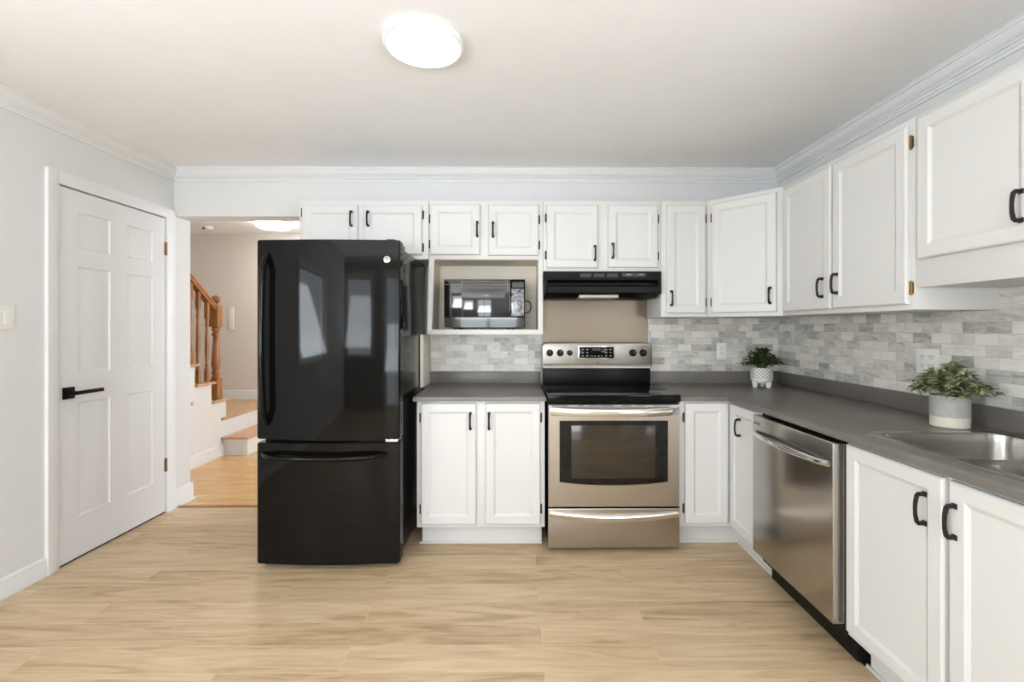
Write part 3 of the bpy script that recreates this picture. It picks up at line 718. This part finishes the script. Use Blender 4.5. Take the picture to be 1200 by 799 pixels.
# ------------------------------------------------------------------ refrigerator
FX0, FX1 = -1.373, -.615; FW_ = FX1-FX0
fr = thing('refrigerator', 'tall black bottom-freezer refrigerator beside the hall opening', 'refrigerator', (FX0, 2.47, 0))
m = MB(); m.box(.006, FW_-.016, .085, .76, .035, 1.720, .004); m.build('body', 'blackside', fr)
m = MB(); m.box(.02, FW_-.02, .050, .084, .004, .034, .004); m.build('kick_grille', 'greyplastic', fr)
for a_ in (.05, FW_-.1):
    for b_ in (.12, .66): bx(a_, a_+.05, b_, b_+.06, 0, .0345, .004).build('foot', 'rubber', fr)
def bowed(z0, z1, bulge=.022, r=.010):
    P = []; n = 24
    P.append((FW_, .078)); 
    for k in range(5): a = -PI/2*k/4; P.append((FW_-r+r*math.cos(a), .016+r*math.sin(a)))
    for i in range(1, n): u = 1-i/n; P.append((r+(FW_-2*r)*u, .006-bulge*(1-(2*u-1)**2)))
    for k in range(5): a = -PI/2-PI/2*k/4; P.append((r+r*math.cos(a), .016+r*math.sin(a)))
    P.append((0, .078))
    q = MB(); q.prism(P, 'z', z0, z1); bm = q.bm
    es = [e for e in bm.edges if abs(e.verts[0].co.z-e.verts[1].co.z) < 1e-6 and min(e.verts[0].co.y, e.verts[1].co.y) < .07]
    bmesh.ops.bevel(bm, geom=es, offset=.005, segments=3, affect='EDGES'); return q
ud = bowed(.692, 1.748).build('upper_door', 'black', fr, angle=.7)
ld = bowed(.030, .672).build('freezer_drawer', 'black', fr, angle=.7)
m = MB(); pts = []
for i in range(25):
    u = i/24; s = math.sin(PI*u)
    pts.append((.052, .004-.046*min(1, s*3.6)**.7-.006*s, .772+(1.672-.772)*u))
m.tube([(p[0]+.008*(1-math.sin(PI*i/24)), p[1], p[2]) for i, p in enumerate(pts)], .017, 12, .9)
m.build('door_handle', 'black', ud, label='long vertical black bowed handle')
m = MB(); pts = []
for i in range(25):
    u = i/24; s = math.sin(PI*u); pts.append((.040+(FW_-.115)*u, .002-.018*4*u*(1-u)*1.0-.052*min(1, s*3)**.7, .612-.008*s))
m.tube(pts, .013, 12, 1.1); m.build('drawer_handle', 'black', ld, label='horizontal black bowed handle')
m = MB(); bxx, bz = .692, 1.644
m.lathe([(.018, .0050), (.018, .0005), (.015, -.0005), (.0001, -.0005)], (bxx, -.004, bz), 28, 'y'); bdg = m.build('badge', 'steel', ud, label='round silver badge')
m = MB(); m.tube([(bxx+.011*math.cos(a), -.0052, bz+.011*math.sin(a)) for a in [2*PI*i/24 for i in range(25)]], .0011, 6)
m.tube([(bxx+(.002+.0045*i/18)*math.cos(i*.5), -.0052, bz+(.002+.0045*i/18)*math.sin(i*.5)) for i in range(19)], .0010, 6); m.build('monogram', 'greyplastic', bdg)
m = MB(); m.box(FW_-.10, FW_-.018, .03, .20, 1.7205, 1.746, .006); m.box(FW_-.075, FW_-.03, .02, .07, 1.7485, 1.756, .003); m.build('top_hinge', 'greyplastic', fr)
m = MB(); m.box(FW_-.075, FW_-.012, .004, .075, .675, .689, .002); m.build('middle_hinge', 'chrome', fr)

# ------------------------------------------------------------------ microwave
mwx = -.462; mww = .524
mw = thing('microwave', 'black countertop microwave in the open shelf under the wall cabinet', 'microwave', (mwx, 3.002, 1.2715))
m = MB(); m.box(0, mww, .012, .285, .013, .325, .003); m.build('body', 'blackmat', mw)
for x in (.075, mww-.1):
    for y in (.03, .25):
        q = MB(); q.lathe([(.018, 0), (.018, .013)], (x, y, 0), 12); q.build('foot', 'rubber', mw)
m = MB(); m.box(.002, .428, -.006, .0115, .078, .323, .003); md = m.build('door', 'mwglass', mw)
m = MB(); m.box(.115, .395, -.0072, -.0055, .082, .262, .0005); m.build('window', 'mwglass', md)
m = MB(); m.box(.002, .428, -.0075, -.0058, .288, .290); m.box(.112, .115, -.0075, -.0058, .262, .321); m.box(.409, .411, -.0075, -.0058, .262, .321); m.box(.115, .408, -.0075, -.0058, .307, .309); m.build('door_trim', 'keys', md)
m = MB(); m.box(.431, mww-.002, -.005, .0115, .078, .323, .003); pn = m.build('control_panel', 'glass', mw)
m = MB(); m.box(.436, .516, -.0062, -.0048, .086, .262, .0005)
m.build('keypad', 'smudge', pn)
m = MB(); m.box(.440, .515, -.0062, -.0048, .270, .305); m.build('clock_window', 'lcd', pn)
m = MB(); m.prism([(-.005, .076), (.012, .076), (.012, .014), (.0, .014)], 'x', .003, mww-.003); m.build('lower_trim', 'mwglass', mw)
pts = [(mww, .20, .19)]
for i in range(13): a = PI/2-PI*i/12; pts.append((mww+.012+.033*math.cos(a), .20, .155+.042*math.sin(a)))
pts += [(mww, .20, .112)]
m = MB(); m.tube(pts, .0035, 8); m.build('power_cord', 'rubber', mw)

# ------------------------------------------------------------------ outlets, switches
def outlet(label, loc, rz, gangs=1, kinds=('o',), w1=.070, h=.114):
    r = thing('wall_outlet', label, 'outlet', loc, rz, 'white outlets on the tiles')
    W_ = w1+(gangs-1)*.046
    m = MB(); m.box(-W_/2, W_/2, -.006, 0, -h/2, h/2, .002); m.build('cover_plate', 'plate', r)
    for k in range(gangs):
        x = (k-(gangs-1)/2)*.046
        for z in (.021, -.021):
            m = MB(); m.box(x-.014, x+.014, -.0085, -.006, z-.014, z+.014, .003); s = m.build('socket', 'plate', r)
            q = MB(); q.box(x-.0075, x-.005, -.0090, -.0083, z-.001, z+.008); q.box(x+.005, x+.0075, -.0090, -.0083, z-.001, z+.008); q.lathe([(.0025, -.0090), (.0025, -.0083)], (x, 0, z-.008), 8, 'y'); q.build('slots', 'slot', s)
    return r
outlet('single white outlet on the tiles below the microwave shelf', (-.141, YB-.0095, 1.124), 0)
outlet('single white outlet on the back wall tiles, left of the small dark-leaved plant', (1.474, YB-.0095, 1.118), 0)
outlet('double white outlet on the right wall tiles behind the sage-leaved plant', (XR-.0095, 2.10, 1.128), -PI/2, 2)
sw = thing('light_switch', 'double white light switch plate on the left wall beside the door', 'light switch', (XL+.0005, 2.212, 1.33), PI/2)
MB().box(-.058, .058, -.006, 0, -.057, .057, .002).build('cover_plate', 'plate', sw)
for x in (-.023, .023): MB().prism([(-.0065, -.033), (-.0105, -.033), (-.0075, .033), (-.0065, .033)], 'x', x-.0165, x+.0165, .0008).build('rocker', 'plate', sw)
tag(bx(-3.62, -3.555, 5.885, 5.899, 1.26, 1.54, .004).build('chime_cover', 'plate'), 'tall white rectangular cover on the hall wall just behind the newel post', 'wall fixture')

# ------------------------------------------------------------------ ceiling lamps
def lamp(label, x, y, z, r, glow, th=.03, group=None):
    t = thing('ceiling_light', label, 'ceiling light', (x, y, z), 0, 'round ceiling lights')
    m = MB(); m.lathe([(r+.006, 0), (r+.008, -.014), (r+.003, -.022), (r-.004, -.022), (r-.004, -.001)], (0, 0, 0), 48); m.build('rim', 'white', t)
    m = MB(); m.lathe([(r-.0045, -.010), (r-.0045, -.019), (r-.012, -th*.85), (r-.03, -th), (.001, -th-.004)], (0, 0, 0), 48); m.build('diffuser', glow, t)
    return t
lamp('round flat glowing ceiling light in the kitchen', -.362, 1.835, ZC, .148, 'lampglow')
lamp('added round ceiling light behind the viewer, extra light for the room', -.3, -1.2, ZC, .17, 'lampglow2')  # added lamp, unseen, lights the room from behind
lamp('round glowing hall ceiling light seen through the opening above the refrigerator', -2.70, 5.22, ZH, .19, 'lampglow3', .07)
sd_ = thing('smoke_detector', 'small round white smoke detector on the hall ceiling', 'smoke detector', (-3.62, 5.5, ZH))
m = MB(); m.lathe([(.055, 0), (.058, -.012), (.045, -.030), (.001, -.034)], (0, 0, 0), 24); m.build('housing', 'plate', sd_)
m = MB(); m.box(-.03, .0, -.058, -.045, -.034, -.018, .003); m.build('test_button', 'slot', sd_)

# ------------------------------------------------------------------ staircase in the hall
sX = -2.95
sr = thing('staircase', 'white staircase with oak treads turning up to the left in the hall', 'staircase', (sX, 4.7, 0))
def sy(y): return y-4.7
P = [(3.55, 0), (5.895, 0), (5.895, .355), (4.70, .355), (4.765, .355), (4.765, .545)]
P = [(3.55, 0), (4.705, 0), (4.705, .355), (4.762, .355), (4.762, .545), (4.535, .545), (4.535, .735), (4.30, .735), (4.30, .925), (4.065, .925), (4.065, 1.115), (3.83, 1.115), (3.83, 1.305), (3.55, 1.305)]
m = MB(); m.prism([(sy(y), z) for y, z in P], 'x', -1.79, 0); m.box(-1.79, 0, sy(4.762), sy(5.895), 0, .355); m.box(-1.79, 0, sy(4.706), sy(4.762), 0, .354); m.build('stringer', 'trim', sr, smooth=False)
m = MB(); m.box(.001, .25, sy(4.705), sy(5.895), 0, .163); m.build('riser', 'trim', sr)
m = MB(); m.box(.0005, .275, sy(4.680), sy(5.895), .1635, .188, .008, 3); m.build('tread', 'oaktread', sr)
m = MB(); m.box(-1.79, .028, sy(4.680), sy(5.895), .3555, .380, .008, 3); m.build('landing', 'oaktread', sr)
for k, (a, b_, z) in enumerate(((4.522, 4.795, .545), (4.287, 4.565, .735), (4.052, 4.33, .925), (3.817, 4.095, 1.115), (3.55, 3.86, 1.305))):
    m = MB(); m.box(-1.79, .032, sy(a+.015), sy(b_), z+.0005, z+.0255, .008, 3); m.build('tread', 'oaktread', sr)
mb = MB().prism([(d+.0005, zz) for d, zz in baseprof(.115)], 'y', sy(3.55), sy(4.70)); mb.build('skirt_board', 'trim', sr)
m = MB(); m.lathe([(.006, .001), (.006, .02), (.014, .026), (.016, .034), (.010, .040), (.001, .041)], (0, sy(4.22), .60), 14, 'x'); m.build('closet_knob', 'chrome', sr, label='small silver knob')
# railing: newel, balusters, handrail are one thing
rl = thing('stair_railing', 'orange-stained oak stair railing with turned balusters and a newel post', 'railing', (-2.985, 4.655, .5712))
Z0 = .5712
m = MB(); s = .042
m.box(-s, s, -s, s, 0, .20, .004); m.box(-s, s, -s, s, .72, .93, .004)
m.lathe([(.030, .20), (.040, .215), (.040, .23), (.028, .245), (.040, .262), (.040, .275), (.026, .29), (.036, .31), (.041, .36), (.036, .44), (.028, .55), (.024, .62), (.036, .64), (.036, .655), (.026, .67), (.038, .69), (.038, .71), (.030, .72)], (0, 0, 0), 20)
m.lathe([(.042, .93), (.042, .938), (.024, .945), (.020, .955), (.034, .968), (.043, .990), (.040, 1.012), (.026, 1.030), (.001, 1.036)], (0, 0, 0), 20)
m.build('newel_post', 'oakrail', rl)
def railz(y): return 1.485+(4.62-y)*.76
for y, zb in ((4.52, .761), (4.395, .761), (4.29, .951), (4.17, .951), (4.05, 1.141), (3.93, 1.141)):
    zt_ = railz(y)-.03; L = zt_-zb; z0 = zb-Z0
    m = MB(); q = .017; yy = y-4.655
    m.box(-q, q, yy-q, yy+q, z0, z0+.12, .002); m.box(-q, q, yy-q, yy+q, z0+L-.16, z0+L, .002)
    f_ = L-.28
    m.lathe([(.013, z0+.12), (.019, z0+.13), (.012, z0+.145), (.018, z0+.16), (.012, z0+.175), (.019, z0+.12+f_*.35), (.016, z0+.12+f_*.6), (.011, z0+.12+f_*.82), (.018, z0+.12+f_*.88), (.012, z0+.12+f_*.94), (.017, z0+.12+f_)], (0, yy, 0), 12)
    m.build('baluster', 'oakrail', rl)
m = MB(); ya, yb = 4.62, 3.56
sec = [(-.030, -.034), (.030, -.034), (.026, -.008), (.034, .008), (.030, .028), (.014, .038), (-.014, .038), (-.030, .028), (-.034, .008), (-.026, -.008)]
m.rings([[(x, y-4.655, railz(y)+z-Z0) for x, z in sec] for y in (ya, yb)]); m.build('handrail', 'oakrail', rl)

# ------------------------------------------------------------------ plants
def leaf(bm, p, d, up, L, Wd):
    d = d.normalized(); s = d.cross(up)
    if s.length < 1e-4: s = Vector((1, 0, 0))
    s.normalize(); n = s.cross(d)
    prof_ = [(0, 0), (.25, .42), (.55, .5), (.8, .3), (1, 0)]
    mid = [bm.verts.new(p+d*L*t-n*L*.18*t*t) for t, _ in prof_]
    for sg in (1, -1):
        ed = [mid[0]]+[bm.verts.new(p+d*L*t+s*sg*Wd*w_+n*(Wd*w_*.35-L*.18*t*t)) for t, w_ in prof_[1:4]]+[mid[4]]
        for i in range(4):
            vs = [mid[i], mid[i+1], ed[i+1], ed[i]]
            u = []
            for v in vs:
                if v not in u: u.append(v)
            try: bm.faces.new(u)
            except ValueError: pass
def foliage(root, z0, stems, R, Hh, L, Wd, matl, seed, back=1.0, xs=1.0, droop=.5, n_l=9):
    rnd = random.Random(seed); lm = MB(); smm = MB()
    for k in range(stems):
        a = rnd.uniform(0, 2*PI); e = rnd.random(); reach = R*(e**.6)*rnd.uniform(.85, 1.1); top = Hh*(1-.62*e*e)*rnd.uniform(.7, 1.08)
        dx, dy = math.cos(a)*xs, math.sin(a)*back
        if dy > 0: dy *= .7
        P0 = Vector((dx*.02, dy*.02, z0)); P1 = Vector((dx*reach*.35, dy*reach*.35, z0+top*1.05)); P2 = Vector((dx*reach, dy*reach, z0+top*(1-droop*e)))
        pts = [(1-t)**2*P0+2*t*(1-t)*P1+t*t*P2 for t in [i/7 for i in range(8)]]
        smm.tube([tuple(p) for p in pts], .0012, 4)
        for i in range(2, 8):
            dd_ = (pts[i]-pts[i-1]).normalized()
            for q in range(n_l//3):
                ang = rnd.uniform(0, 2*PI); side = Vector((math.cos(ang), math.sin(ang), rnd.uniform(-.3, .8)))
                leaf(lm.bm, pts[i]-dd_*rnd.uniform(0, .012), dd_*.6+side*.8, Vector((rnd.uniform(-.3, .3), rnd.uniform(-.3, .3), 1)), L*rnd.uniform(.7, 1.25), Wd*rnd.uniform(.8, 1.2))
    smm.build('stems', 'stem', root); lm.build('foliage', matl, root, smooth=False)
# small footed pot
p1 = thing('potted_plant', 'small dark-leaved plant in a footed woven-pattern white pot in the counter corner', 'plant', (1.634, 3.07, CZ1+.0003), 0, 'potted plants on the counter')
m = MB(); m.lathe([(.036, .026), (.053, .032), (.064, .046), (.068, .060)], (0, 0, 0), 32)
for k in range(3):
    a = -PI/2+.55+k*2*PI/3; cx_, cy_ = .045*math.cos(a), .045*math.sin(a)
    m.lathe([(.013, 0), (.015, .004), (.022, .036)], (cx_, cy_, 0), 12)
pot1 = m.build('pot_base', 'white', p1)
m = MB(); m.lathe([(.068, .0602), (.0690, .075), (.067, .100), (.061, .130), (.058, .131), (.056, .118), (.001, .118)], (0, 0, 0), 40); m.build('pot', 'weave', p1)
m = MB(); m.lathe([(.055, .1185), (.001, .124)], (0, 0, 0), 20); m.build('soil', 'soil', p1)
foliage(p1, .120, 75, .150, .130, .021, .012, 'leafdark', 3, back=.75, xs=1.0, droop=.42, n_l=12)
# larger two-tone pot
p2 = thing('potted_plant', 'sage-green leafy plant in a two-tone grey and cream pot behind the sink', 'plant', (1.728, 1.835, CZ1+.0003), 0, 'potted plants on the counter')
m = MB(); m.lathe([(.058, 0), (.0615, .004), (.0622, .042)], (0, 0, 0), 48); m.build('pot_base', 'potcream', p2, label='cream lower band')
m = MB(); m.lathe([(.0622, .0422), (.0624, .125), (.059, .126), (.057, .115), (.001, .115)], (0, 0, 0), 48); m.build('pot', 'potgrey', p2, label='grey upper band')
m = MB(); m.lathe([(.056, .1155), (.001, .121)], (0, 0, 0), 20); m.build('soil', 'soil', p2)
foliage(p2, .116, 60, .185, .125, .036, .017, 'leafsage', 11, back=.95, xs=.62, droop=.62, n_l=12)
